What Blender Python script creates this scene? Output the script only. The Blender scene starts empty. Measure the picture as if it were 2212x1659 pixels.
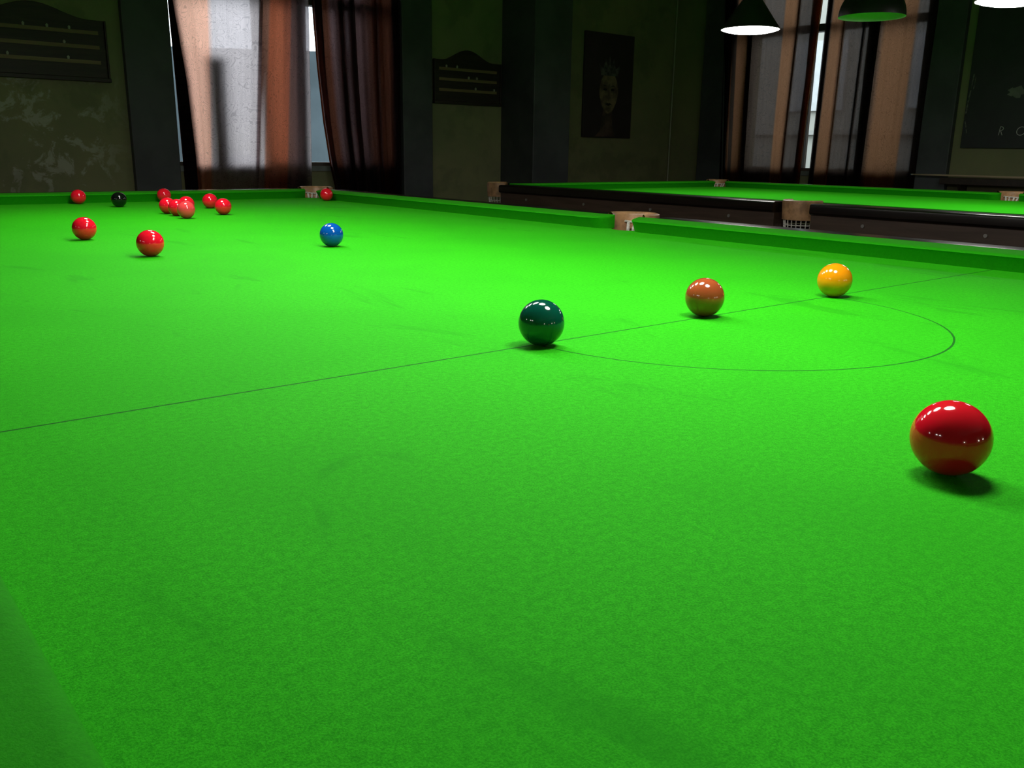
import bpy, bmesh, math, random
from mathutils import Vector, Matrix, noise
random.seed(7)
PI = math.pi
S = bpy.context.scene
COL = S.collection

# ------------------------------------------------------------------ camera, world, exposure
cam = bpy.data.cameras.new('camera')
cam_ob = bpy.data.objects.new('camera', cam)
COL.objects.link(cam_ob)
cam.sensor_width = 36.0
cam.sensor_fit = 'HORIZONTAL'
cam.lens = 1904.2332 / 2212.0 * 36.0
cam.clip_start = 0.01
cam.clip_end = 200
cam_ob.location = (-0.95687, -0.74363, 0.21371)
cam_ob.rotation_euler = (1.3126, -0.0148, -0.6885)
S.camera = cam_ob

S.view_settings.view_transform = 'Standard'
S.view_settings.look = 'None'
S.view_settings.gamma = 1.0
S.view_settings.use_curve_mapping = False
S.view_settings.exposure = 0.0

world = bpy.data.worlds.new('overcast_sky')
S.world = world
world.use_nodes = True
bg = world.node_tree.nodes['Background']
bg.inputs['Color'].default_value = (0.90, 0.95, 1.0, 1)
bg.inputs['Strength'].default_value = 4.9          # bright overcast daylight outside the windows

LAMP_STRENGTH = 28.0


# ------------------------------------------------------------------ helpers
def put(o, parent=None, loc=None):
    COL.objects.link(o)
    if parent: o.parent = parent
    if loc is not None: o.location = loc
    return o


def tag(o, label=None, cat=None, group=None, kind=None):
    if label: o['label'] = label
    if cat: o['category'] = cat
    if group: o['group'] = group
    if kind: o['kind'] = kind
    return o


def empty(name, loc=(0, 0, 0)):
    o = bpy.data.objects.new(name, None)
    o.empty_display_size = 0.05
    return put(o, None, loc)


def copy_tree(o, parent=None):
    c = o.copy()
    COL.objects.link(c)
    c.parent = parent
    for ch in [k for k in bpy.data.objects if k.parent == o]:
        copy_tree(ch, c)
    return c


class MB:
    """collects geometry for one mesh object"""
    def __init__(self):
        self.v = []; self.f = []; self.mi = []; self.uv = None

    def add(self, vs, fs, mi=0):
        b = len(self.v)
        self.v += [tuple(p) for p in vs]
        self.f += [tuple(b + i for i in f) for f in fs]
        self.mi += [mi] * len(fs)
        return self

    def box(self, x0, x1, y0, y1, z0, z1, mi=0):
        vs = [(x, y, z) for x in (x0, x1) for y in (y0, y1) for z in (z0, z1)]
        fs = [(0, 1, 3, 2), (4, 6, 7, 5), (0, 4, 5, 1), (2, 3, 7, 6), (0, 2, 6, 4), (1, 5, 7, 3)]
        return self.add(vs, fs, mi)

    def lathe(self, prof, n=48, c=(0, 0, 0), mi=0, a0=0.0, a1=2 * PI):
        full = abs(a1 - a0 - 2 * PI) < 1e-6
        m = n if full else n + 1
        vs = []
        for r, z in prof:
            for k in range(m):
                a = a0 + (a1 - a0) * k / n
                vs.append((c[0] + r * math.cos(a), c[1] + r * math.sin(a), c[2] + z))
        fs = []
        for j in range(len(prof) - 1):
            for k in range(n):
                k2 = (k + 1) % m if full else k + 1
                fs.append((j * m + k, j * m + k2, (j + 1) * m + k2, (j + 1) * m + k))
        return self.add(vs, fs, mi)

    def tube(self, pts, r, n=12, mi=0, r2=None):
        pts = [Vector(p) for p in pts]
        vs = []; N = len(pts)
        for i, p in enumerate(pts):
            t = (pts[min(i + 1, N - 1)] - pts[max(i - 1, 0)]).normalized()
            up = Vector((0, 0, 1)) if abs(t.z) < .9 else Vector((1, 0, 0))
            a = t.cross(up).normalized(); b = t.cross(a).normalized()
            rr = r if r2 is None else r + (r2 - r) * i / (N - 1)
            for k in range(n):
                an = 2 * PI * k / n
                vs.append(p + a * rr * math.cos(an) + b * rr * math.sin(an))
        fs = [(i * n + k, i * n + (k + 1) % n, (i + 1) * n + (k + 1) % n, (i + 1) * n + k) for i in range(N - 1) for k in range(n)]
        fs.append(tuple(range(n))); fs.append(tuple((N - 1) * n + k for k in reversed(range(n))))
        return self.add(vs, fs, mi)

    def prism(self, outline, fn, t0, t1, mi=0):
        """outline of 2-D points, fn(a, b, t) -> xyz, extruded from t0 to t1"""
        n = len(outline)
        vs = [fn(a, b, t0) for a, b in outline] + [fn(a, b, t1) for a, b in outline]
        fs = [tuple(range(n)), tuple(range(2 * n - 1, n - 1, -1))]
        fs += [(k, n + k, n + (k + 1) % n, (k + 1) % n) for k in range(n)]
        return self.add(vs, fs, mi)

    def build(self, name, mats, parent=None, smooth=False, loc=None, bevel=0.0, autosmooth=None):
        me = bpy.data.meshes.new(name)
        me.from_pydata(self.v, [], self.f)
        for m in (mats if isinstance(mats, (list, tuple)) else [mats]): me.materials.append(m)
        for p, mi in zip(me.polygons, self.mi): p.material_index = mi
        bm = bmesh.new(); bm.from_mesh(me)
        bmesh.ops.recalc_face_normals(bm, faces=bm.faces)
        if any(len(f.verts) > 4 and not smooth for f in bm.faces):
            pass
        bm.to_mesh(me); bm.free()
        if smooth: me.polygons.foreach_set('use_smooth', [True] * len(me.polygons))
        if autosmooth is not None:
            me.polygons.foreach_set('use_smooth', [True] * len(me.polygons))
            try: me.set_sharp_from_angle(angle=math.radians(autosmooth))
            except Exception: pass
        o = bpy.data.objects.new(name, me)
        put(o, parent, loc)
        if bevel:
            b = o.modifiers.new('bevel', 'BEVEL'); b.width = bevel; b.segments = 2; b.limit_method = 'ANGLE'
        return o


# ------------------------------------------------------------------ materials
def nt(name):
    m = bpy.data.materials.new(name); m.use_nodes = True
    t = m.node_tree
    return m, t, t.nodes['Principled BSDF'], t.nodes['Material Output']


def mth(t, op, a, b=None, c=None, clamp=False):
    n = t.nodes.new('ShaderNodeMath'); n.operation = op; n.use_clamp = clamp
    for i, v in enumerate((a, b, c)):
        if v is None: continue
        if isinstance(v, (int, float)): n.inputs[i].default_value = v
        else: t.links.new(v, n.inputs[i])
    return n.outputs[0]


def mixc(t, fac, a, b):
    n = t.nodes.new('ShaderNodeMix'); n.data_type = 'RGBA'
    for s, v in ((n.inputs[0], fac), (n.inputs[6], a), (n.inputs[7], b)):
        if isinstance(v, (int, float)): s.default_value = v
        elif isinstance(v, tuple): s.default_value = v if len(v) == 4 else (*v, 1)
        else: t.links.new(v, s)
    return n.outputs[2]


def noi(t, scale, detail=2, rough=.5, vec=None, dist=0.0):
    n = t.nodes.new('ShaderNodeTexNoise')
    n.inputs['Scale'].default_value = scale; n.inputs['Detail'].default_value = detail
    n.inputs['Roughness'].default_value = rough; n.inputs['Distortion'].default_value = dist
    if vec is not None: t.links.new(vec, n.inputs['Vector'])
    return n.outputs['Fac']


def ramp(t, v, lo, hi):
    n = t.nodes.new('ShaderNodeMapRange'); n.clamp = True; n.interpolation_type = 'SMOOTHSTEP'
    t.links.new(v, n.inputs[0]); n.inputs[1].default_value = lo; n.inputs[2].default_value = hi
    return n.outputs[0]


def objco(t):
    return t.nodes.new('ShaderNodeTexCoord').outputs['Object']


def mapping(t, v, sc):
    n = t.nodes.new('ShaderNodeMapping'); n.inputs['Scale'].default_value = sc
    t.links.new(v, n.inputs[0]); return n.outputs[0]


def bump(t, bsdf, h, strength, dist):
    n = t.nodes.new('ShaderNodeBump'); n.inputs['Strength'].default_value = strength
    n.inputs['Distance'].default_value = dist
    t.links.new(h, n.inputs['Height']); t.links.new(n.outputs[0], bsdf.inputs['Normal'])


def simple(name, col, rough=.5, metal=0.0, spec=.5, coat=0.0, var=.15, vscale=8, bmp=0.0, bscale=60, col2=None):
    m, t, b, _ = nt(name)
    v = objco(t)
    f = noi(t, vscale, 4, .6, v)
    c1 = (*col, 1); c2 = (*(col2 or tuple(c * (1 - var) for c in col)), 1)
    t.links.new(mixc(t, ramp(t, f, .35, .65), c1, c2), b.inputs['Base Color'])
    b.inputs['Roughness'].default_value = rough; b.inputs['Metallic'].default_value = metal
    b.inputs['Specular IOR Level'].default_value = spec
    b.inputs['Coat Weight'].default_value = coat; b.inputs['Coat Roughness'].default_value = .05
    if bmp: bump(t, b, noi(t, bscale, 3, .6, v), bmp, .002)
    return m


def wood(name, c1, c2, rough=.35, axis=1, scale=7, spec=.5):
    m, t, b, _ = nt(name)
    sc = [18, 18, 18]; sc[axis] = 1.3
    v = mapping(t, objco(t), tuple(sc))
    f = noi(t, scale * .3, 5, .65, v, .6)
    t.links.new(mixc(t, ramp(t, f, .3, .7), c1, c2), b.inputs['Base Color'])
    b.inputs['Roughness'].default_value = rough; b.inputs['Specular IOR Level'].default_value = spec
    bump(t, b, f, .08, .002)
    return m


def baize(name, lines, k0=1.0, soft=0.0):
    m, t, b, _ = nt(name)
    v = objco(t)
    fine = noi(t, 850, 3, .7, v)
    mid = noi(t, 190, 4, .7, v)
    big = noi(t, 3.2, 3, .6, v, .4)
    str_ = noi(t, 7, 4, .65, mapping(t, v, (1.0, .35, 1)), .8)
    f = mth(t, 'ADD', mth(t, 'MULTIPLY', fine, .62), mth(t, 'MULTIPLY', mid, .38))
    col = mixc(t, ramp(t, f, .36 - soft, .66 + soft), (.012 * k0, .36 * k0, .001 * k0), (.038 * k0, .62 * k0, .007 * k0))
    col = mixc(t, mth(t, 'MULTIPLY', ramp(t, big, .42, .62), .22), col, (.014, .36, .003))
    col = mixc(t, mth(t, 'MULTIPLY', ramp(t, str_, .60, .68), .38), col, (.008, .28, .002))
    if lines:
        sep = t.nodes.new('ShaderNodeSeparateXYZ'); t.links.new(v, sep.inputs[0])
        x, y = mth(t, 'SUBTRACT', sep.outputs[0], .0155), sep.outputs[1]
        wob = mth(t, 'MULTIPLY', mth(t, 'SUBTRACT', noi(t, 90, 2, .5, v), .5), .0008)
        l1 = mth(t, 'LESS_THAN', mth(t, 'ABSOLUTE', mth(t, 'ADD', y, wob)), .0015)
        r = mth(t, 'SQRT', mth(t, 'ADD', mth(t, 'MULTIPLY', x, x), mth(t, 'MULTIPLY', y, y)))
        l2 = mth(t, 'LESS_THAN', mth(t, 'ABSOLUTE', mth(t, 'ADD', mth(t, 'SUBTRACT', r, .3047), wob)), .0013)
        l2 = mth(t, 'MULTIPLY', l2, mth(t, 'LESS_THAN', y, 0.0))
        k = mth(t, 'MULTIPLY', mth(t, 'MAXIMUM', l1, l2), .97)
        col = mixc(t, k, col, (.004, .13, .008))
    t.links.new(col, b.inputs['Base Color'])
    b.inputs['Roughness'].default_value = .8
    b.inputs['Specular IOR Level'].default_value = .10
    b.inputs['Sheen Weight'].default_value = .05
    b.inputs['Sheen Roughness'].default_value = .45
    b.inputs['Sheen Tint'].default_value = (.5, 1, .12, 1)
    bump(t, b, f, .5, .0012)
    return m


def ball_mat(name, col):
    m, t, b, _ = nt(name)
    f = noi(t, 30, 2, .5, objco(t))
    t.links.new(mixc(t, f, (*col, 1), (*[c * .93 for c in col], 1)), b.inputs['Base Color'])
    b.inputs['Roughness'].default_value = .09
    b.inputs['IOR'].default_value = 1.55
    b.inputs['Coat Weight'].default_value = .3
    b.inputs['Coat Roughness'].default_value = .03
    return m


M = {}
M['baize'] = baize('green_baize', True)
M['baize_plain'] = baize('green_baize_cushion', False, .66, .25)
M['ebony'] = wood('polished_black_wood', (.006, .004, .004), (.016, .010, .008), rough=.24)
M['apron'] = wood('brown_apron_wood', (.045, .026, .018), (.075, .045, .032), rough=.45)
M['legwood'] = wood('dark_leg_wood', (.03, .015, .008), (.06, .03, .018), rough=.3, axis=2)
M['leather'] = simple('tan_leather', (.55, .30, .15), rough=.38, var=.4, vscale=30, bmp=.3, bscale=200)
M['worn_leather'] = simple('worn_brown_leather', (.30, .17, .11), rough=.6, var=.45, vscale=40, bmp=.4, bscale=150)
M['net'] = simple('white_net_cord', (.72, .70, .62), rough=.8, var=.3, vscale=120)
M['bolt'] = simple('pale_bolt_cap', (.35, .33, .30), rough=.4, metal=.6)
M['slate'] = simple('slate', (.05, .05, .055), rough=.8)
M['shade_out'] = simple('dark_enamel', (.012, .012, .010), rough=.35)
M['shade_in'] = simple('white_enamel_inside', (.72, .72, .68), rough=.55, var=.04)
M['cord'] = simple('black_cable', (.01, .01, .01), rough=.6)
M['chalkwood'] = wood('dark_board_wood', (.022, .015, .011), (.040, .026, .018), rough=.5, axis=0)
M['brass_strip'] = wood('yellowed_score_strip', (.20, .14, .06), (.28, .20, .10), rough=.55, axis=0)
M['slider'] = simple('pale_slider', (.42, .40, .34), rough=.5)
M['pilaster'] = simple('dark_navy_paint', (.075, .082, .090), rough=.55, var=.3, vscale=3)
M['frame'] = simple('brown_painted_frame', (.10, .07, .055), rough=.5, var=.2)
M['frame_pale'] = simple('pale_grey_green_frame', (.20, .22, .21), rough=.5, var=.2)
M['ceiling'] = simple('off_white_ceiling', (.50, .48, .45), rough=.9)
M['floor'] = wood('dark_floorboards', (.05, .03, .02), (.09, .055, .035), rough=.4)
M['rod'] = simple('black_curtain_rod', (.02, .02, .02), rough=.4, metal=.5)
M['cue'] = wood('pale_cue_wood', (.45, .34, .22), (.60, .47, .32), rough=.3)


def wall_mat(name, damage):
    m, t, b, _ = nt(name)
    v = objco(t)
    base = mixc(t, ramp(t, noi(t, 1.6, 4, .6, v), .3, .7), (.27, .265, .13, 1), (.205, .215, .11, 1))
    if damage:   # flaking plaster patches low on the left of the wall
        sep = t.nodes.new('ShaderNodeSeparateXYZ'); t.links.new(v, sep.inputs[0])
        loc = mth(t, 'MULTIPLY', ramp(t, mth(t, 'MULTIPLY', sep.outputs[0], -1), -.85, -.45), ramp(t, mth(t, 'MULTIPLY', sep.outputs[2], -1), -.68, -.50))
        patch = ramp(t, noi(t, 7.5, 8, .68, v, .5), .53, .60)
        base = mixc(t, mth(t, 'MULTIPLY', mth(t, 'MULTIPLY', patch, loc), .55), base, (.55, .55, .46, 1))
        base = mixc(t, mth(t, 'MULTIPLY', ramp(t, noi(t, 3.1, 5, .6, v, .2), .5, .62), .35), base, (.11, .12, .06, 1))
    t.links.new(base, b.inputs['Base Color'])
    b.inputs['Roughness'].default_value = .75
    bump(t, b, noi(t, 14, 5, .6, v), .25, .01)
    return m


M['wall_far'] = wall_mat('olive_green_flaking_wall', True)
M['wall'] = wall_mat('olive_green_wall', False)


def curtain_mat(name, grey, orange):
    m, t, b, out = nt(name)
    t.nodes.remove(b)
    uv = t.nodes.new('ShaderNodeUVMap'); uv.uv_map = 'UVMap'
    sep = t.nodes.new('ShaderNodeSeparateXYZ'); t.links.new(uv.outputs[0], sep.inputs[0])
    u = sep.outputs[0]
    fr = mth(t, 'FRACT', u)
    # orange band for 0..0.5 of each repeat, mauve grey band for the rest (soft edges)
    tri = mth(t, 'SUBTRACT', .25, mth(t, 'ABSOLUTE', mth(t, 'SUBTRACT', fr, .25)))
    ntri = mth(t, 'SUBTRACT', .25, mth(t, 'ABSOLUTE', mth(t, 'SUBTRACT', fr, 1.25)))
    st = ramp(t, mth(t, 'MAXIMUM', tri, ntri), -.035, .035)
    # woven scroll pattern
    sc = mapping(t, uv.outputs[0], (4.6, 8.5, 1))
    d1 = noi(t, 1.3, 1, .4, sc, 1.6)
    lines = mth(t, 'ABSOLUTE', mth(t, 'SUBTRACT', mth(t, 'FRACT', mth(t, 'MULTIPLY', d1, 13.0)), .5))
    scroll = ramp(t, lines, .0, .22)
    grain = noi(t, 1.0, 4, .7, mapping(t, uv.outputs[0], (130, 9, 1)))
    tone = mth(t, 'MULTIPLY', mth(t, 'ADD', .70, mth(t, 'MULTIPLY', scroll, .30)), mth(t, 'ADD', .75, mth(t, 'MULTIPLY', grain, .5)))
    col = mixc(t, st, (*grey, 1), (*orange, 1))
    vm = t.nodes.new('ShaderNodeVectorMath'); vm.operation = 'SCALE'
    t.links.new(col, vm.inputs[0]); t.links.new(tone, vm.inputs['Scale'])
    tl = t.nodes.new('ShaderNodeBsdfTranslucent'); t.links.new(vm.outputs[0], tl.inputs[0])
    df = t.nodes.new('ShaderNodeBsdfDiffuse')
    t.links.new(mixc(t, st, (.05, .045, .05, 1), (.09, .045, .03, 1)), df.inputs[0])
    m1 = t.nodes.new('ShaderNodeMixShader'); m1.inputs[0].default_value = .07
    t.links.new(tl.outputs[0], m1.inputs[1]); t.links.new(df.outputs[0], m1.inputs[2])
    tr = t.nodes.new('ShaderNodeBsdfTransparent')
    t.links.new(mixc(t, st, (.85, .8, .85, 1), (.9, .6, .4, 1)), tr.inputs[0])
    m2 = t.nodes.new('ShaderNodeMixShader')
    t.links.new(mixc(t, st, (.05, .05, .05, 1), (.015, .015, .015, 1)), m2.inputs[0])
    t.links.new(m1.outputs[0], m2.inputs[1]); t.links.new(tr.outputs[0], m2.inputs[2])
    t.links.new(m2.outputs[0], out.inputs[0])
    return m


M['curtain'] = curtain_mat('striped_damask_sheer', (.62, .53, .53), (1.0, .53, .39))
M['curtain_heavy'] = curtain_mat('striped_damask_heavy', (.135, .095, .078), (.46, .22, .12))
M['curtain_dim'] = curtain_mat('striped_damask_dark', (.24, .17, .165), (.22, .095, .055))
M['curtain_rust'] = curtain_mat('rust_brown_dimming_layer', (.10, .055, .05), (.34, .17, .11))


def glass_mat():
    m, t, b, out = nt('window_glass')
    t.nodes.remove(b)
    tr = t.nodes.new('ShaderNodeBsdfTransparent'); tr.inputs[0].default_value = (.93, .97, .98, 1)
    gl = t.nodes.new('ShaderNodeBsdfGlossy'); gl.inputs['Roughness'].default_value = .02
    fz = t.nodes.new('ShaderNodeFresnel'); fz.inputs[0].default_value = 1.35
    mx = t.nodes.new('ShaderNodeMixShader')
    t.links.new(fz.outputs[0], mx.inputs[0]); t.links.new(tr.outputs[0], mx.inputs[1]); t.links.new(gl.outputs[0], mx.inputs[2])
    t.links.new(mx.outputs[0], out.inputs[0])
    return m


M['glass'] = glass_mat()


def emit_mat(name, col, strength):
    m, t, b, out = nt(name)
    b.inputs['Base Color'].default_value = (.8, .8, .8, 1)
    b.inputs['Emission Color'].default_value = (*col, 1)
    b.inputs['Emission Strength'].default_value = strength
    return m


M['lamp_glow'] = emit_mat('lit_frosted_diffuser', (1.0, .97, .93), LAMP_STRENGTH)
M['lamp_glow_boosted'] = emit_mat('lit_frosted_diffuser_boosted', (1.0, .97, .93), LAMP_STRENGTH * 1.38)  # extra emission added to lift the near cloth

# ------------------------------------------------------------------ room shell
FZ, CZ = -.86, 2.30
WY, WX = 5.0, 5.7            # inner faces of the far wall and the right wall
TH = .35


def wall_with_hole(name, mat, fn, a0, a1, ha, hb, za, zb):
    """fn(a, t, z): a along the wall, t depth into it"""
    mb = MB()
    def bx(p, q, z0, z1):
        c = [fn(a, t, z) for a in (p, q) for t in (0, TH) for z in (z0, z1)]
        xs, ys, zs = zip(*c)
        mb.box(min(xs), max(xs), min(ys), max(ys), min(zs), max(zs))
    bx(a0, ha, FZ, CZ); bx(hb, a1, FZ, CZ); bx(ha, hb, FZ, za); bx(ha, hb, zb, CZ)
    return tag(mb.build(name, mat), kind='structure')


W1 = (1.055, 2.66, .085, 1.98)     # x0, x1, z0, z1 of the window opening in the far wall
W2 = (2.625, 4.295, .080, 1.98)     # y0, y1 of the opening in the right wall
wall_with_hole('wall_far', M['wall_far'], lambda a, t, z: (a, WY + t, z), -5.3, WX + TH, W1[0], W1[1], W1[2], W1[3])
wall_with_hole('wall_right', M['wall'], lambda a, t, z: (WX + t, a, z), -5.0, WY, W2[0], W2[1], W2[2], W2[3])
tag(MB().box(-5.35, -5.0, -5.0, WY, FZ, CZ).build('wall_left', M['wall']), kind='structure')
tag(MB().box(-5.35, WX + TH, -5.35, -5.0, FZ, CZ).build('wall_back', M['wall']), kind='structure')
tag(MB().box(-5.35, WX + TH, -5.35, WY + TH, FZ - .1, FZ).build('floor', M['floor']), kind='structure')
tag(MB().box(-5.35, WX + TH, -5.35, WY + TH, CZ, CZ + .1).build('ceiling', M['ceiling']), kind='structure')
# dark painted pilasters (plain boxes with a slightly proud front)
def pilaster(name, x0, x1, y0, y1):
    o = MB().box(x0, x1, y0, y1, FZ, CZ).build(name, M['pilaster'], bevel=.006)
    return tag(o, kind='structure')
pilaster('trim_1', .775, 1.05, WY - .05, WY)
pilaster('trim_2', 2.69, 2.95, WY - .06, WY)
pilaster('trim_3', 3.65, 4.03, 4.60, WY)
pilaster('trim_4', WX - .05, WX, 2.33, 2.56)
pilaster('trim_5', WX - .05, WX, 4.30, 4.62)
MB().box(5.02, 5.035, WY - .006, WY, 0, 0.01)
tag(MB().tube([(WX - .012, WY - .012, FZ), (WX - .012, WY - .012, CZ)], .007).build('trim_6', simple('pale_conduit', (.4, .42, .3), .5)), kind='structure')
for nm, bx in (('baseboard_far', (-5, WX, WY - .02, WY)), ('baseboard_right', (WX - .02, WX, -5, WY - .02))):
    tag(MB().box(*bx, FZ, FZ + .12).build(nm, M['pilaster']), kind='structure')


# ------------------------------------------------------------------ windows
def window(name, fn, a0, a1, z0, z1, mull, zt, frame):
    root = empty(name, fn((a0 + a1) / 2, .06, z0)); tag(root, kind='structure')
    inv = Vector(root.location)
    def bx(mb, p, q, t0, t1, za, zb):
        c = [Vector(fn(a, t, z)) - inv for a in (p, q) for t in (t0, t1) for z in (za, zb)]
        mb.box(min(v.x for v in c), max(v.x for v in c), min(v.y for v in c), max(v.y for v in c), min(v.z for v in c), max(v.z for v in c))
    f = MB()
    bx(f, a0, a0 + .012, .002, .07, z0, z1); bx(f, a1 - .03, a1, .002, .07, z0, z1)
    bx(f, a0, a1, .002, .07, z0, z0 + .035); bx(f, a0, a1, .002, .07, z1 - .05, z1)
    bx(f, a0, a1, .001, .08, zt, zt + .055)
    for p, q in mull: bx(f, p, q, .003, .065, z0, z1)
    f.build('window_frame', frame, root)
    edges = [a0 + .012] + [e for m in mull for e in m] + [a1 - .03]
    for i in range(0, len(edges), 2):
        for za, zb in ((z0 + .035, zt), (zt + .055, z1 - .05)):
            g = MB(); bx(g, edges[i], edges[i + 1], .033, .037, za, zb); g.build('pane', M['glass'], root)
    s = MB(); bx(s, a0, a1, -.015, .0015, z0 - .025, z0 + .010); s.build('window_sill', M['frame_pale'], root)
    return root


window('window_1', lambda a, t, z: (a, WY + t, z), W1[0], W1[1], W1[2], W1[3],
       [(1.615, 1.650), (1.872, 1.945), (2.225, 2.272), (2.388, 2.428), (2.492, 2.535)], 1.135, M['frame'])
window('window_2', lambda a, t, z: (WX + t, a, z), W2[0], W2[1], W2[2], W2[3],
       [(3.02, 3.09), (3.56, 3.60), (4.125, 4.175)], 1.175, M['frame'])


# ------------------------------------------------------------------ snooker tables
HW = .8885                # half width between the cushion noses
Y0, Y1, YM = -.815, 2.885, 1.035
TX = -.0155              # the playing area is a touch left of the D
CD = .065                 # depth of a cushion
PR = .060                 # pocket radius
PROF = [(.022, .0), (.004, .0265), (.0, .0300), (.002, .0330), (.010, .0350), (.030, .0368), (.065, .0390), (.065, .0)]
RAILP = [(.0651, .028), (.0655, .0360), (.070, .0370), (.155, .0370), (.164, .0350), (.169, .031), (.170, .025), (.170, .004), (.166, -.002), (.158, -.006), (.065, -.006)]


def sweep(mb, profs, fn):
    n = len(profs[0][1])
    vs = [fn(s, d, z) for s, pr in profs for d, z in pr]
    fs = [(i * n + k, i * n + (k + 1) % n, (i + 1) * n + (k + 1) % n, (i + 1) * n + k) for i in range(len(profs) - 1) for k in range(n)]
    fs += [tuple(range(n)), tuple((len(profs) - 1) * n + k for k in reversed(range(n)))]
    mb.add(vs, fs)


def jaw(t, depth=.062):     # 0 at the straight cushion, 1 at its end
    return depth * (1 - math.sqrt(max(0.0, 1 - t * t)))


def cushion_mesh(s0, s1, j0, j1, fn):
    st = [(s0 + j0 * (1 - math.cos(k / 14 * PI / 2)), 1 - (1 - math.cos(k / 14 * PI / 2))) for k in range(15)]
    st = [(s, jaw(t)) for s, t in st]
    en = [(s1 - j1 * (1 - math.cos(k / 14 * PI / 2)), jaw(1 - (1 - math.cos(k / 14 * PI / 2)))) for k in range(15)][::-1]
    mb = MB()
    prs = []
    for s, o in st + en:
        prs.append((s, [(o + d * (1 - o / CD), z) for d, z in PROF]))
    sweep(mb, prs, fn)
    return mb


def side_fn(sx):
    return lambda s, d, z: (sx * (HW + d), s, z)


def end_fn(sy):
    return lambda s, d, z: (s, (Y1 + d) if sy > 0 else (Y0 - d), z)


CC = .070                 # corner pocket centre beyond the nose corner
MD = .090                 # middle pocket centre beyond the nose line
POCKETS = [(sx * (HW + CC), Y1 + CC, math.atan2(1, sx)) for sx in (-1, 1)] + [(sx * (HW + MD), YM, 0 if sx > 0 else PI) for sx in (-1, 1)] + \
          [(sx * (HW + CC), Y0 - CC, math.atan2(-1, sx)) for sx in (-1, 1)]


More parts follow.
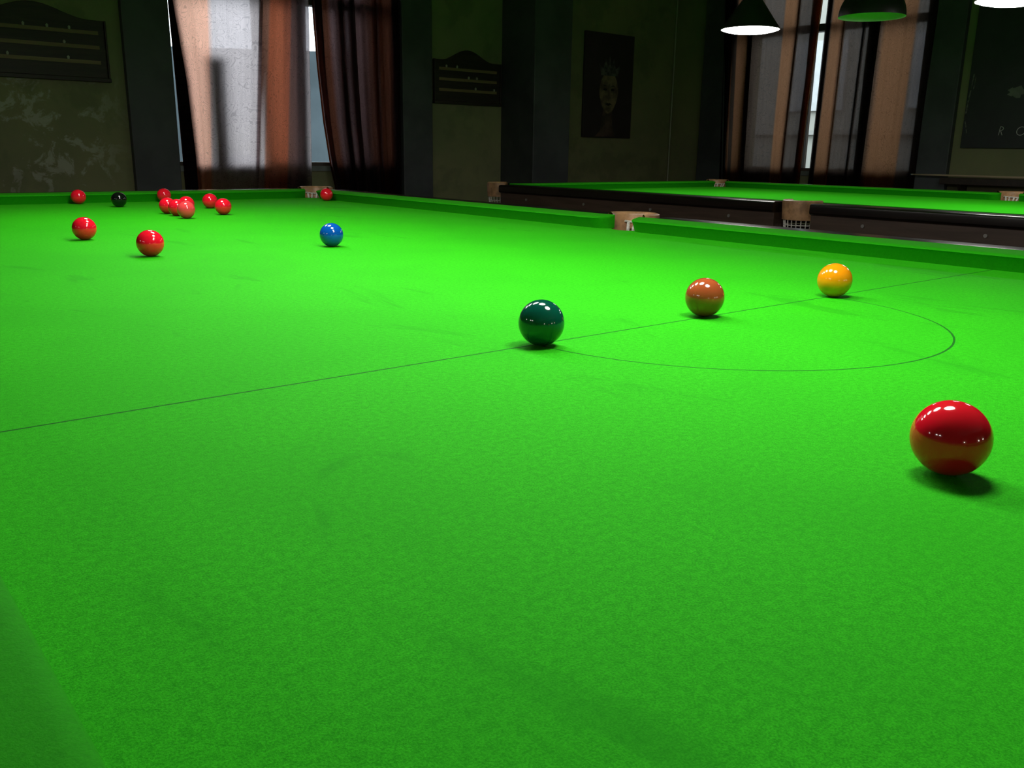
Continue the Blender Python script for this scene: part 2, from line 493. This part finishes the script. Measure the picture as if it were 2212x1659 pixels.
def make_table():
    root = empty('snooker_table', (0, 0, 0))
    # bed cloth: outline with notches at the six pockets
    X = HW + CD; ya, yb = Y0 - CD, Y1 + CD
    def arc(cx, cy, r, a0, a1, n=14):
        return [(cx + r * math.cos(a0 + (a1 - a0) * k / n), cy + r * math.sin(a0 + (a1 - a0) * k / n)) for k in range(n + 1)]
    out = []
    def corner(sx, sy):
        cx, cy = sx * (HW + CC), (Y1 + CC) if sy > 0 else (Y0 - CC)
        dd = CD - CC                                   # 0.02 inside edge offset
        h = math.sqrt(PR ** 2 - dd ** 2)
        p = (sx * X, cy - sy * h); q = (cx - sx * h, yb if sy > 0 else ya)
        a0 = math.atan2(p[1] - cy, p[0] - cx); a1 = math.atan2(q[1] - cy, q[0] - cx)
        while a1 - a0 > PI: a1 -= 2 * PI
        while a1 - a0 < -PI: a1 += 2 * PI
        return arc(cx, cy, PR, a0, a1)
    def middle(sx):
        cx = sx * (HW + MD); h = math.sqrt(PR ** 2 - (MD - CD) ** 2)
        base = 0 if sx < 0 else PI
        al = math.atan2(h, MD - CD)
        return arc(cx, YM, PR, base + al, base - al) if sx > 0 else arc(cx, YM, PR, base + al, base - al)
    out += middle(1)                                    # right side going up
    out += corner(1, 1)
    out += corner(-1, 1)[::-1]
    out += middle(-1)
    out += corner(-1, -1)
    out += corner(1, -1)[::-1]
    mb = MB()
    n = len(out)
    top = [(x, y, 0.0) for x, y in out]; bot = [(x, y, -.010) for x, y in out]
    mb.add(top + bot, [tuple(range(n)), tuple(range(2 * n - 1, n - 1, -1))] + [(k, n + k, n + (k + 1) % n, (k + 1) % n) for k in range(n)])
    mb.build('bed_cloth', M['baize'], root)
    MB().box(-HW - .015, HW + .015, Y0 - .015, Y1 + .015, -.045, -.0101).build('slate_bed', M['slate'], root)
    MB().box(-HW + .06, HW - .06, Y0 + .06, Y1 - .06, -.20, -.0451).build('underframe', M['legwood'], root)
    # six cushions
    for sx in (-1, 1):
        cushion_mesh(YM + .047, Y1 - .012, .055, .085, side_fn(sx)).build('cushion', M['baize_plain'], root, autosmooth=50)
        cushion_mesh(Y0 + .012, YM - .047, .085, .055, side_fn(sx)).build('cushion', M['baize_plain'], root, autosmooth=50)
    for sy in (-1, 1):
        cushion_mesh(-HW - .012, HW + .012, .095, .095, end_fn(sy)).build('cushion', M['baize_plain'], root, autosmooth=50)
    # rails, aprons and mouldings between the pockets
    runs = [(side_fn(sx), a, b) for sx in (-1, 1) for a, b in ((YM + .082, Y1 - .035), (Y0 + .035, YM - .082))] + \
           [(end_fn(sy), -HW + .035, HW - .035) for sy in (-1, 1)]
    for fn, a, b in runs:
        r = MB(); sweep(r, [(a, RAILP), (b, RAILP)], fn); r.build('rail', M['ebony'], root, autosmooth=30)
        ap = MB(); P = [(.080, -.0061), (.156, -.0061), (.156, -.072), (.080, -.072)]
        sweep(ap, [(a, P), (b, P)], fn); apo = ap.build('apron', M['apron'], root)
        P = [(.080, -.0721), (.160, -.0721), (.168, -.076), (.170, -.084), (.166, -.092), (.158, -.098), (.158, -.118), (.080, -.118)]
        mo = MB(); sweep(mo, [(a, P), (b, P)], fn); mo.build('lower_moulding', M['ebony'], root, autosmooth=30)
        nb = 4
        for k in range(nb):
            s = a + (b - a) * (k + .5) / nb
            bo = MB()
            c = Vector(fn(s, .156, -.032)); d = (Vector(fn(s, .160, -.032)) - c)
            bo.tube([c, c + d], .0065, 14); bo.build('bolt_cap', M['bolt'], apo)
    # pockets
    for cx, cy, ang in POCKETS:
        sp = PI * .62
        a0, a1 = ang - sp, ang + sp
        prof = [(PR + .001, -.030), (PR + .001, .036), (PR + .004, .0440), (PR + .010, .0465), (PR + .017, .043), (PR + .018, .030), (PR + .014, -.030), (PR + .001, -.030)]
        pm = MB().lathe(prof, 40, (cx, cy, 0), a0=a0, a1=a1)
        pl = pm.build('pocket_leather', M['leather'], root, autosmooth=50)
        # hanging strap inside the pocket with white cord loops
        def pp(r, da, z): return (cx + r * math.cos(ang + da), cy + r * math.sin(ang + da), z)
        MB().tube([pp(PR - .003, -1.15 + .115 * k, .019 - .00005 * k * (20 - k)) for k in range(21)], .0032, 8).build('rim_cord', M['net'], pl)
        for da in (-1.05, -.70, -.15, .20, .62, .95):
            MB().tube([pp(PR - .004, da, .014), pp(PR - .012, da + .05, -.004), pp(PR - .010, da + .10, -.03)], .0050, 8).build('cord_loop', M['net'], pl)
        for o_ in (-.85, .78):
            MB().prism([(o_ - .14, .012), (o_ + .14, .012), (o_ + .10, -.002), (o_ - .10, -.002)], lambda a, c_, t: pp(t, a, c_), PR - .010, PR - .001).build('leather_tongue', M['leather'], pl)
        nb = MB()
        prof = [(PR + .007 if k == 0 else (PR + .006) * math.cos(k / 8 * PI * .42), -.028 - .115 * math.sin(k / 8 * PI / 2)) for k in range(9)]
        nb.lathe(prof, 22, (cx, cy, 0))
        no = nb.build('pocket_net', M['net'], root)
        w = no.modifiers.new('cords', 'WIREFRAME'); w.thickness = .0045; w.use_replace = True
    # eight turned legs
    lp = [(.0, 0), (.055, 0), (.062, .02), (.045, .05), (.05, .09), (.060, .16), (.075, .28), (.080, .36), (.066, .42), (.050, .45), (.075, .47), (.075, .49), (.060, .50), (.085, .52), (.085, .66), (.0, .66)]
    for sx in (-1, 1):
        for y in (-.55, .48, 1.58, 2.61):
            MB().lathe(lp, 32, (sx * .70, y, FZ)).build('leg', M['legwood'], root, autosmooth=40)
    return root


table1 = make_table()
table1.location = (TX, 0, 0)
tag(table1, 'large foreground snooker table with bright green cloth, baulk line and scattered balls', 'table')
table2 = copy_tree(table1)
table2.location = (3.15, .22, 0)
tag(table2, 'empty snooker table behind the right cushion, with black rail and brown side', 'table')

# ------------------------------------------------------------------ balls
R = .02625
bm_ = bmesh.new(); bmesh.ops.create_uvsphere(bm_, u_segments=72, v_segments=48, radius=R)
ball_me = bpy.data.meshes.new('ball'); bm_.to_mesh(ball_me); bm_.free()
ball_me.polygons.foreach_set('use_smooth', [True] * len(ball_me.polygons))
COLS = {'red': (.95, .007, .028), 'brown': (.40, .082, .024), 'green': (.0015, .080, .052), 'yellow': (.98, .32, .004),
        'blue': (.002, .085, .44), 'black': (.004, .005, .005), 'pink': (.92, .062, .075)}
bmesh_by = {}
for c, rgb in COLS.items():
    me = ball_me.copy(); me.materials.append(ball_mat(c + '_ball_resin', rgb)); bmesh_by[c] = me
BALLS = [
    ('green', -.304, -.007, 'dark green snooker ball on the left end of the D'),
    ('brown', -.001, .003, 'brown snooker ball on the middle of the baulk line'),
    ('yellow', .308, -.005, 'orange-yellow snooker ball on the right end of the D'),
    ('blue', .002, 1.055, 'blue snooker ball alone on the middle of the table'),
    ('black', .000, 2.620, 'black snooker ball near the far cushion'),
    ('pink', .016, 1.999, 'coral pink snooker ball at the front of the ball cluster'),
    ('red', -.351, -.490, 'large nearest red snooker ball at the right, in front of the D'),
    ('red', -.408, 1.476, 'left red ball of the two standing apart in front of the far group'),
    ('red', -.388, 1.076, 'red snooker ball second nearest the camera, left of the blue ball'),
    ('red', -.075, 2.8575, 'red snooker ball against the far cushion, left of the black ball'),
    ('red', .238, 2.8575, 'red snooker ball touching the far cushion, behind the cluster'),
    ('red', .251, 2.416, 'rear left ball of the red pair right of the cluster'),
    ('red', .172, 2.099, 'front right ball of the red pair right of the cluster'),
    ('red', .027, 2.111, 'red ball directly behind and left of the pink ball, mostly covered'),
    ('red', .033, 2.215, 'leftmost red ball of the cluster around the pink ball'),
    ('red', .113, 2.267, 'red ball peeping out behind the top right of the pink ball'),
    ('red', .846, 2.668, 'red snooker ball in the mouth of the far right corner pocket'),
]
for c, x, y, lab in BALLS:
    o = bpy.data.objects.new(c + '_snooker_ball', bmesh_by[c])
    put(o, None, (x, y, R)); o.rotation_euler = (x * 3, y, x)
    tag(o, lab, 'ball', 'red balls' if c == 'red' else None)


# ------------------------------------------------------------------ pendant lamps
def make_lamp(lit):
    root = empty('pendant_lamp', (0, 0, 0))
    if lit:
        prof = [(.150, 0), (.151, .006), (.052, .145), (.034, .175), (.030, .21), (.0, .212)]
        inner = [(.148, .002), (.149, .007), (.049, .143), (.031, .172), (.0, .172)]
    else:
        prof = [(.150 * math.cos(k / 14 * PI * .46), .150 * math.sin(k / 14 * PI * .46)) for k in range(15)] + [(.024, .152), (.022, .20), (0, .202)]
        inner = [(.147 * math.cos(k / 14 * PI * .46), .0005 + .146 * math.sin(k / 14 * PI * .46)) for k in range(15)] + [(0, .1455)]
    sh = MB().lathe(prof, 56)
    sh.lathe([prof[0], inner[0]], 56, mi=1); sh.lathe(inner, 56, mi=1)
    sh.build('lamp_shade', [M['shade_out'], M['shade_in']], root, autosmooth=60)
    if lit:
        MB().lathe([(.1475, .006), (.146, .000), (.13, -.006), (.10, -.0125), (.06, -.0175), (.03, -.0195), (.0, -.020)], 56).build('diffuser', M['lamp_glow'], root, smooth=True)
    else:
        b = [(.0, .062), (.018, .066), (.028, .080), (.028, .092), (.016, .112), (.014, .145), (0, .145)]
        MB().lathe(b, 24).build('bulb', M['shade_in'], root, smooth=True)
    MB().tube([(0, 0, .205), (0, 0, CZ - .861)], .004, 8).build('cord', M['cord'], root)
    MB().lathe([(.0, CZ - .85 - .03), (.045, CZ - .85 - .025), (.05, CZ - .85 - .0005), (0, CZ - .85 - .0005)], 24).build('ceiling_rose', M['shade_out'], root)
    return root


lit = make_lamp(True); dome = make_lamp(False)
LZ = .85
first = True
places = [((-.02, y), 'row', 'dark cone pendant lamp glowing over the foreground table, %s' % w, 'lit lamps over the foreground table')
          for y, w in ((-.18, 'nearest the baulk end'), (.29, 'second from the baulk end'), (.78, 'third from the baulk end'), (1.36, 'second from the far end'), (2.02, 'nearest the far cushion'))]
places += [((3.16, 2.30), 'b', 'lit cone pendant lamp left of the unlit dome lamp, in front of the curtains', 'lit lamps over the other table'),
           ((3.16, .985), 'b', 'lit pendant lamp at the top right, in front of the dark poster', 'lit lamps over the other table'),
           ((3.16, .40), 'b', 'lit cone pendant lamp over the near half of the empty table', 'lit lamps over the other table')]
places += [((-3.2, y), 'c', 'lit cone pendant lamp left of the foreground table, %s' % w, 'lit lamps left of the foreground table') for y, w in ((2.0, 'farthest of three'), (.45, 'middle of three'), (-.10, 'nearest of three'))]
lit_boosted = copy_tree(lit)
for ch in lit_boosted.children:
    if ch.name.startswith('diffuser'):
        ch.data = ch.data.copy(); ch.data.materials[0] = M['lamp_glow_boosted']
for (x, y), _, lab, g in places:
    if y == -.18: o = lit_boosted                 # lamp nearest the baulk end gets the boosted emission
    else:
        o = lit if first else copy_tree(lit)
        first = False
    o.location = (x, y, LZ)
    tag(o, lab, 'lamp', g)
dome.location = (3.16, 1.618, LZ - .003)
tag(dome, 'unlit black dome pendant lamp with green-lit underside, between two lit lamps', 'lamp')


# globe lamps on the back wall (from ball glints; brightness set to lift walls)
M['globe'] = emit_mat('lit_globe', (1.0, .93, .84), 85.0)
def make_sconce():
    root = empty('wall_lamp', (0, 0, 0))
    MB().lathe([(.055 * math.sin(PI * k / 16), -.055 * math.cos(PI * k / 16)) for k in range(17)], 32, (0, .12, 0)).build('globe', M['globe'], root, smooth=True)
    a = MB(); a.box(-.03, .03, 0.001, .015, -.12, -.02); a.tube([(0, .01, -.08), (0, .08, -.085), (0, .12, -.075), (0, .12, -.05)], .008, 10); a.build('wall_bracket', M['shade_out'], root)
    return root
sc0 = make_sconce()
for k, (x, z, w) in enumerate(((-2.8, .52, 'left'), (.75, .45, 'middle'), (2.2, .48, 'right'))):
    o = sc0 if k == 0 else copy_tree(sc0)
    o.location = (x, -5.0, z); tag(o, 'lit globe wall lamp on the back wall, %s one of three' % w, 'lamp', 'globe lamps on the back wall')

# ------------------------------------------------------------------ curtains
def interp(tbl, z):
    tbl = sorted(tbl)
    if z <= tbl[0][0]: return tbl[0][1]
    for (z0, a0), (z1, a1) in zip(tbl, tbl[1:]):
        if z <= z1: return a0 + (a1 - a0) * (z - z0) / (z1 - z0)
    return tbl[-1][1]


def curtain(name, path, left, right, fn, zb, zt=1.975, rows=36, seed=1, wave=.004, edge=1.0, mat='curtain', shear=0.0):
    """path: list of (s, depth, u). s in 0..1 between the left and right edges"""
    # refine the path
    pts = []
    for i in range(len(path) - 1):
        (s0, d0, u0), (s1, d1, u1) = path[i], path[i + 1]
        n = max(2, int(abs(s1 - s0) * 90) + 1)
        for k in range(n):
            f = k / n
            e = f * f * (3 - 2 * f)
            pts.append((s0 + (s1 - s0) * f, d0 + (d1 - d0) * e, u0 + (u1 - u0) * f))
    pts.append(path[-1])
    vs = []; uvs = []
    for r in range(rows + 1):
        z = zt + (zb - zt) * r / rows
        L, Rr = interp(left, z), interp(right, z)
        for s, d, u in pts:
            w = wave * math.sin(s * 41 + z * 2.1 + seed) + wave * .6 * math.sin(s * 97 + seed * 3 + z)
            Lm = interp(left, .6)
            vs.append(fn(Lm + s * (Rr - Lm) + (L - Lm) * (1 - s) ** edge + shear * (z - .6) * min(1, s * 6) * min(1, (1 - s) * 4), d + w, z)); uvs.append((u, z))
    n = len(pts)
    fs = [(r * n + k, r * n + k + 1, (r + 1) * n + k + 1, (r + 1) * n + k) for r in range(rows) for k in range(n - 1)]
    me = bpy.data.meshes.new(name); me.from_pydata(vs, [], fs); me.materials.append(M[mat])
    uvl = me.uv_layers.new(name='UVMap')
    for lp in me.loops: uvl.data[lp.index].uv = uvs[lp.vertex_index]
    me.polygons.foreach_set('use_smooth', [True] * len(me.polygons))
    o = bpy.data.objects.new(name, me); put(o)
    return o


def folds(segs):
    """segs: ('f', s_end, u_end) flat run to s_end; ('z', width, layers) overlapping pleat"""
    path = [(0.0, 0.0, segs[0])]
    s, u = 0.0, segs[0]
    for g in segs[1:]:
        if g[0] == 'f':
            s, u = g[1], g[2]; path.append((s, 0.0, u))
        else:
            _, w, du = g
            path += [(s + w, .0, u + du / 3), (s + w, .012, u + du / 3 + .005), (s, .014, u + 2 * du / 3), (s, .026, u + 2 * du / 3 + .005), (s + w, .026, u + du), (s + w + .006, .004, u + du)]
            s, u = s + w + .006, u + du
    return path


def far_fn(y): return lambda a, d, z: (a, y + d, z)
def right_fn(x): return lambda a, d, z: (x + d, -a, z)      # a = -y so that it runs left to right as seen


# window 1, left curtain: bright single sheet. s measured on 1.126..1.965 (at mid height)
ZB = -.62
L1 = [(1.05, 1.078), (.6, 1.128), (.15, 1.150), (-.1, 1.152), (1.9, 1.0)]
R1 = [(1.1, 1.975), (-.05, 1.940)]
p = folds([.03, ('f', .18, .50), ('f', .525, .93), ('f', .545, .90), ('z', .035, .03), ('f', .62, .97), ('f', .81, 1.48),
           ('f', .83, 1.53), ('f', .995, 1.93)])
p += [(1.0, .004, 1.94)]
c = curtain('curtain', p, L1, R1, far_fn(4.946), ZB, seed=1, edge=5.0, shear=.07)
tag(c, 'bright left curtain panel of the left window, glowing peach and mauve', 'curtain', 'striped sheer curtains')
c = curtain('curtain', [(0, 0, .02), (.25, .004, .25), (.52, 0, .48), (.58, 0, .52), (.8, .004, .8), (1, 0, .97)], [(1.9, 1.622), (-.1, 1.600)], [(1.1, 1.970), (-.05, 1.935)], far_fn(4.989), ZB, seed=9, wave=.001, mat='curtain_rust')  # under-layer added to darken the daylight through the front sheet
tag(c, 'added rust brown curtain strip dimming the right part of the bright left curtain', 'curtain', 'striped sheer curtains')
# gathered edge of the same curtain hanging beside it (several layers)
g = [(0, 0, .9)]
for k in range(7): g += [(1.0 if k % 2 == 0 else .0, .003 * k, .9 + .05 * k), (1.0 if k % 2 == 0 else .0, .003 * k + .003, .9 + .05 * k)]
c = curtain('curtain', g, [(1.9, 1.050), (1.05, 1.064), (.6, 1.073), (-.1, 1.084)], [(1.05, 1.104), (.6, 1.150), (.15, 1.170), (-.1, 1.172), (1.9, 1.09)], far_fn(4.972), ZB, seed=2, wave=.001, mat='curtain_dim')
tag(c, 'narrow gathered dark curtain strip beside the thin light gap at left', 'curtain', 'striped sheer curtains')
# window 1, right curtain: heavily pleated
L2 = [(1.08, 2.008), (.75, 2.022), (.4, 2.050), (.12, 2.088), (-.05, 2.125), (1.9, 1.99)]
R2 = [(1.9, 2.680), (-.1, 2.672)]
p = folds([.62, ('z', .085, .8), ('f', .25, 1.60), ('z', .07, .9), ('f', .40, 2.62), ('z', .06, .9), ('f', .58, 3.85), ('f', .68, 3.97), ('z', .03, 1.0), ('f', .74, 5.02),
           ('f', .88, 5.48), ('z', .10, .4)])
p[-1] = (1.0, .004, p[-1][2])
c = curtain('curtain', p, L2, R2, far_fn(4.940), ZB, seed=4, wave=.006, mat='curtain_dim')
tag(c, 'dark pleated right curtain panel of the left window', 'curtain', 'striped sheer curtains')
c = curtain('curtain', [(0, 0, .6), (.3, .006, .75), (.55, .0, .9), (.8, .006, 1.6), (1, 0, 1.9)], [(1.9, 1.995), (1.1, 2.02), (-.05, 2.15)], [(1.9, 2.655), (-.1, 2.650)], far_fn(4.978), ZB, seed=5, wave=.001, mat='curtain_dim')
tag(c, 'inner lining sheet behind the pleated right curtain of the left window', 'curtain', 'striped sheer curtains')

# window 2 (a = -y): left curtain from y 4.42 to 3.52, right from 3.44 to 2.58
LA = [(1.9, -4.44), (-.1, -4.34)]; RA = [(1.9, -3.455), (1.3, -3.480), (.6, -3.517), (.1, -3.535), (-.1, -3.54)]
p = folds([.70, ('z', .06, .35), ('f', .145, 2.0), ('f', .26, 2.48), ('z', .05, .15), ('f', .42, 2.75), ('f', .64, 2.97), ('f', .765, 3.46), ('z', .018, .10), ('f', .92, 3.93), ('z', .07, .3)])
p[-1] = (1.0, .004, p[-1][2])
c = curtain('curtain', p, LA, RA, right_fn(5.645), ZB, seed=6, mat='curtain_heavy')
tag(c, 'left curtain panel of the right window, beside the narrow daylight gap', 'curtain', 'striped sheer curtains')
LB = [(1.9, -3.415), (1.3, -3.425), (.6, -3.435), (.1, -3.445), (-.1, -3.45)]; RB = [(1.9, -2.52), (-.1, -2.56)]
p = folds([.86, ('z', .04, .10), ('f', .165, 1.47), ('z', .016, .04), ('f', .35, 1.80), ('z', .022, .05), ('f', .44, 1.92), ('z', .07, .06), ('f', .56, 2.02), ('f', .82, 2.48), ('f', .84, 2.53), ('f', .97, 2.80), ('z', .02, .1)])
p[-1] = (1.0, .004, p[-1][2])
c = curtain('curtain', p, LB, RB, right_fn(5.645), ZB, seed=8, mat='curtain_heavy')
tag(c, 'right curtain panel of the right window, behind the unlit dome lamp', 'curtain', 'striped sheer curtains')
# rods
for nm, p0, p1, lab in (('curtain_rod', (.80, 4.945, 1.992), (2.95, 4.945, 1.992), 'black rod above the left window carrying its curtains'),
                        ('curtain_rod', (5.64, 2.3, 1.992), (5.64, 4.6, 1.992), 'black rod above the right window carrying its curtains')):
    r = empty(nm, p0); tag(r, lab, 'curtain rod', 'curtain rods')
    d = Vector(p1) - Vector(p0)
    MB().tube([(0, 0, 0), d], .012).build('pole', M['rod'], r)
    for f in (.08, .92):
        q = d * f
        w = Vector((0, WY - 4.945, 0)) if abs(d.x) > .1 else Vector((WX - 5.64, 0, 0))
        MB().tube([q, q + w], .008).build('bracket', M['rod'], r)

# narrow upright board on the left window's sill
b = MB().box(1.262, 1.380, 5.008, 5.022, .121, .78).build('upright_board', simple('brown_board', (.16, .07, .05), .6), bevel=.003)
tag(b, 'narrow upright board on the sill, a dark strip behind the bright curtain', 'board')


# ------------------------------------------------------------------ scoreboards
def scoreboard(x0, x1, z0, zs, zp, label, sl):
    xc = (x0 + x1) / 2; w = (x1 - x0) / 2
    root = empty('snooker_scoreboard', (xc, WY, z0)); tag(root, label, 'scoreboard', 'wall scoreboards')
    H = zs - z0; P = zp - z0
    out = [(-w, 0), (w, 0), (w, H)]
    for k in range(1, 24):
        s = 1 - 2 * k / 24
        out.append((w * s, H + (P - H) * (.5 + .5 * math.cos(PI * min(1, abs(s) / .8)))))
    out.append((-w, H))
    b = MB().prism(out, lambda a, c_, t: (a, t, c_), -.018, -.001); b.build('backboard', M['chalkwood'], root, bevel=.003)
    fr = MB()
    fr.box(-w - .012, w + .012, -.035, -.001, -.022, 0.0); fr.box(-w - .010, -w, -.03, -.001, 0, H); fr.box(w, w + .010, -.03, -.001, 0, H)
    fr.build('moulding', M['chalkwood'], root, bevel=.002)
    for i, h in enumerate((.27, .53, .78)):
        z = H * h
        MB().box(-w + .035, w - .035, -.024, -.0181, z - .010, z + .010).build('score_strip', M['brass_strip'], root)
        for f in sl[i]:
            x = -w + .035 + (2 * w - .07) * f
            m = MB().prism([(-.005, .010), (.005, .010), (.007, .022), (0, .03), (-.007, .022)], lambda a, c_, t: (x + a, t, z + c_), -.028, -.0182)
            m.build('slider', M['slider'], root)
    return root


scoreboard(-.06, .680, .590, .905, .975, 'long dark scoreboard on the flaking wall left of the left window', ((.28, .74), (.72,), (.42, .60, .77)))
scoreboard(3.00, 3.62, .575, .870, .950, 'small dark scoreboard on the wall between the curtain and the dark column', ((.62, .95), (.5, .64), (.12, .3)))

# ------------------------------------------------------------------ portrait picture
pr = empty('portrait_poster', (4.835, WY, .34)); tag(pr, 'dark portrait poster of a crowned face on the far wall, right of the column', 'picture')
PWH, PH = .30, .865
MB().box(-PWH, PWH, -.022, -.001, 0, PH).build('canvas', simple('dark_poster_ink', (.035, .025, .027), .55, vscale=5), pr, bevel=.004)
def flat(name, outline, depth, mat, parent, fn): return MB().prism(outline, fn, depth[0], depth[1]).build(name, mat, parent)
pf = lambda a, c_, t: (a, t, c_)
skin = simple('painted_ochre', (.24, .19, .11), .6, vscale=14, col2=(.10, .07, .05))
face = []
for k in range(36):
    a = 2 * PI * k / 36
    rx = .115 * (1 - .16 * max(0, -math.sin(a)))
    face.append((.0 + rx * math.cos(a), .38 + .175 * math.sin(a)))
flat('painted_face', face, (-.0235, -.0221), skin, pr, pf)
flat('painted_neck', [(-.06, .24), (.05, .24), (.06, .10), (.10, .01), (-.15, .01), (-.09, .06)], (-.0230, -.0221), simple('painted_brown', (.12, .075, .06), .6, vscale=12, col2=(.05, .034, .03)), pr, pf)
dk = simple('painted_shadow', (.010, .008, .008), .6)
for sx in (-1, 1):
    flat('painted_eye', [(sx * .045 + .024 * math.cos(t_ * PI / 6), .405 + .010 * math.sin(t_ * PI / 6)) for t_ in range(12)], (-.0245, -.0236), dk, pr, pf)
    flat('painted_brow', [(sx * .02, .432), (sx * .05, .442), (sx * .085, .428), (sx * .05, .434)], (-.0245, -.0236), dk, pr, pf)
flat('painted_nose', [(.004, .41), (.022, .33), (-.006, .325), (-.020, .33)], (-.0245, -.0236), simple('painted_ochre_dark', (.12, .09, .06), .6), pr, pf)
flat('painted_mouth', [(-.042, .285), (-.012, .293), (.0, .289), (.012, .293), (.042, .285), (.0, .270)], (-.0245, -.0236), dk, pr, pf)
crown = [(-.10, .52), (.10, .52), (.13, .61), (.075, .575), (.05, .66), (.02, .585), (0, .69), (-.02, .585), (-.05, .66), (-.075, .575), (-.13, .61)]
flat('painted_crown', crown, (-.0240, -.0221), simple('painted_grey', (.13, .13, .12), .6, vscale=30, col2=(.04, .04, .04)), pr, pf)

# ------------------------------------------------------------------ lettered poster on the right wall
lp_ = empty('lettered_poster', (WX, 1.80, .283)); tag(lp_, 'large dark poster with spaced pale letters on the right wall', 'poster')
MB().box(-.020, -.001, -.46, .47, 0, .98).build('panel', simple('black_poster_print', (.030, .033, .036), .5, vscale=6), lp_, bevel=.003)
ink = simple('pale_grey_ink', (.55, .55, .52), .6)
def strokes(name, polys, y, z, hgt, w=.0045):
    """letter strokes in units of its height; drawn on the panel, slightly slanted"""
    mb = MB()
    for pl in polys:
        pts = [(-.0215, y - (a + .12 * b) * hgt, z + b * hgt) for a, b in pl]
        for q0, q1 in zip(pts, pts[1:]):
            d = Vector(q1) - Vector(q0); nrm = Vector((0, -d.z, d.y)).normalized() * w / 2
            a_, b_ = Vector(q0), Vector(q1)
            mb.add([a_ + nrm, a_ - nrm, b_ - nrm, b_ + nrm] + [v + Vector((.0014, 0, 0)) for v in (a_ + nrm, a_ - nrm, b_ - nrm, b_ + nrm)],
                   [(0, 1, 2, 3), (7, 6, 5, 4), (0, 4, 5, 1), (1, 5, 6, 2), (2, 6, 7, 3), (3, 7, 4, 0)])
    return mb.build(name, ink, lp_)
half = [(.0 + .38 * math.sin(a) * 1.0, .76 + .24 * math.cos(a)) for a in [PI * k / 8 for k in range(9)]]
strokes('letter_r', [[(0, 0), (0, 1)], [(0, 1)] + half, [(.12, .52), (.42, 0)]], .218, .087, .058)
strokes('letter_o', [[(.5 + .5 * math.cos(2 * PI * k / 24), .5 + .5 * math.sin(2 * PI * k / 24)) for k in range(25)]], .105, .087, .055)
bl = [(.03 + .055 * math.cos(2 * PI * k / 16) * (1 + .25 * math.sin(3 * k)), .37 + .035 * math.sin(2 * PI * k / 16) * (1 + .3 * math.cos(2 * k))) for k in range(16)]
MB().prism([(-a + .17, c_) for a, c_ in bl], lambda a, c_, t: (t, a, c_), -.0212, -.0201).build('printed_figure', simple('dim_grey_print', (.20, .20, .18), .7, vscale=30), lp_)
sc_ = MB()  # paler slanted streaks near one edge of the panel
for (ya, za, yb, zb, w) in ((.440, .50, .452, .36, .008), (.452, .36, .462, .22, .010), (.425, .48, .432, .40, .005), (.462, .20, .435, .10, .006)):
    sc_.prism([(ya - w / 2, za), (ya + w / 2, za), (yb + w / 2, zb), (yb - w / 2, zb)], lambda a, c_, t: (t, a, c_), -.0211, -.0201)
sc_.build('edge_streaks', simple('dim_streak', (.18, .19, .16), .8, vscale=60, col2=(.03, .03, .03)), lp_)

# ------------------------------------------------------------------ wall ledge and cue
lg = empty('wall_ledge', (WX, .8, .03)); tag(lg, 'dark narrow ledge along the right wall under the lettered poster', 'shelf')
MB().box(-.14, -.001, -2.2, 1.53, 0.0, .048).build('shelf_board', M['chalkwood'], lg, bevel=.004)
for y in (-1.6, -.4, .8, 1.4):
    MB().prism([(-.12, 0), (-.001, 0), (-.001, -.12)], lambda a, c_, t: (a, t, c_), y - .012, y + .012).build('bracket', M['chalkwood'], lg)
cu = empty('snooker_cue', (5.60, 1.9, .0915)); tag(cu, 'pale snooker cue lying on the wall ledge at the right', 'cue')
MB().tube([(0, .645 - 1.45 * k / 8, 0) for k in range(9)], .0055, 14, r2=.0125).build('shaft', M['cue'], cu, smooth=True)
MB().tube([(0, .645, 0), (0, .660, 0)], .0054, 14).build('ferrule', M['slider'], cu)
MB().tube([(0, .660, 0), (0, .666, 0)], .0050, 14).build('tip', simple('blue_chalked_tip', (.05, .12, .2), .9), cu)

# ------------------------------------------------------------------ outside the windows
tag(MB().box(-30, 30, 5.36, 40, FZ - .3, FZ - .1).box(6.06, 40, -30, 5.36, FZ - .3, FZ - .1).build('pavement', simple('grey_pavement', (.22, .22, .21), .9)), kind='structure')
bA = empty('neighbouring_building', (4, 11, FZ - .1)); tag(bA, 'blue grey plaster wall seen through the left window gap', 'building')
H_ = 1.52 - FZ + .1
MB().prism([(-8, 0), (4.5, 0), (4.5, H_ + .15), (-8, H_ - .45)], lambda a, c_, t: (a, t, c_), 0, .4).build('plaster_wall', simple('blue_grey_plaster', (.085, .115, .135), .85, var=.35, vscale=1.2, bmp=.3, bscale=6), bA)
MB().box(-3.2, -2.2, -.03, -.001, .9, 1.9).build('shutter', simple('grey_shutter', (.15, .19, .22), .7), bA)
bB = empty('neighbouring_house', (9, 4, FZ - .1)); tag(bB, 'cream building seen through the gap in the right window curtains', 'building')
MB().box(0, .5, -12, 7.5, 0, 13.0).build('facade', simple('cream_render', (.34, .34, .30), .8, var=.1, vscale=2), bB)
for k in range(8):
    MB().box(-.04, -.001, -7.3 + 1.7 * k, -6.4 + 1.7 * k, 1.7, 2.5).build('window_box', simple('grey_glazing', (.46, .48, .48), .3), bB)
MB().box(-.06, -.001, -8, 6.5, 1.42, 1.47).build('string_course', simple('grey_ledge', (.30, .30, .28), .8), bB)
gt = MB()
for k in range(60): gt.box(-.30, -.27, -6 + .2 * k, -5.88 + .2 * k, 0, .98)
gt.box(-.27, -.25, -6, 6, .0, .98)
gt.build('corrugated_fence', simple('grey_fence', (.38, .40, .42), .6), bB)
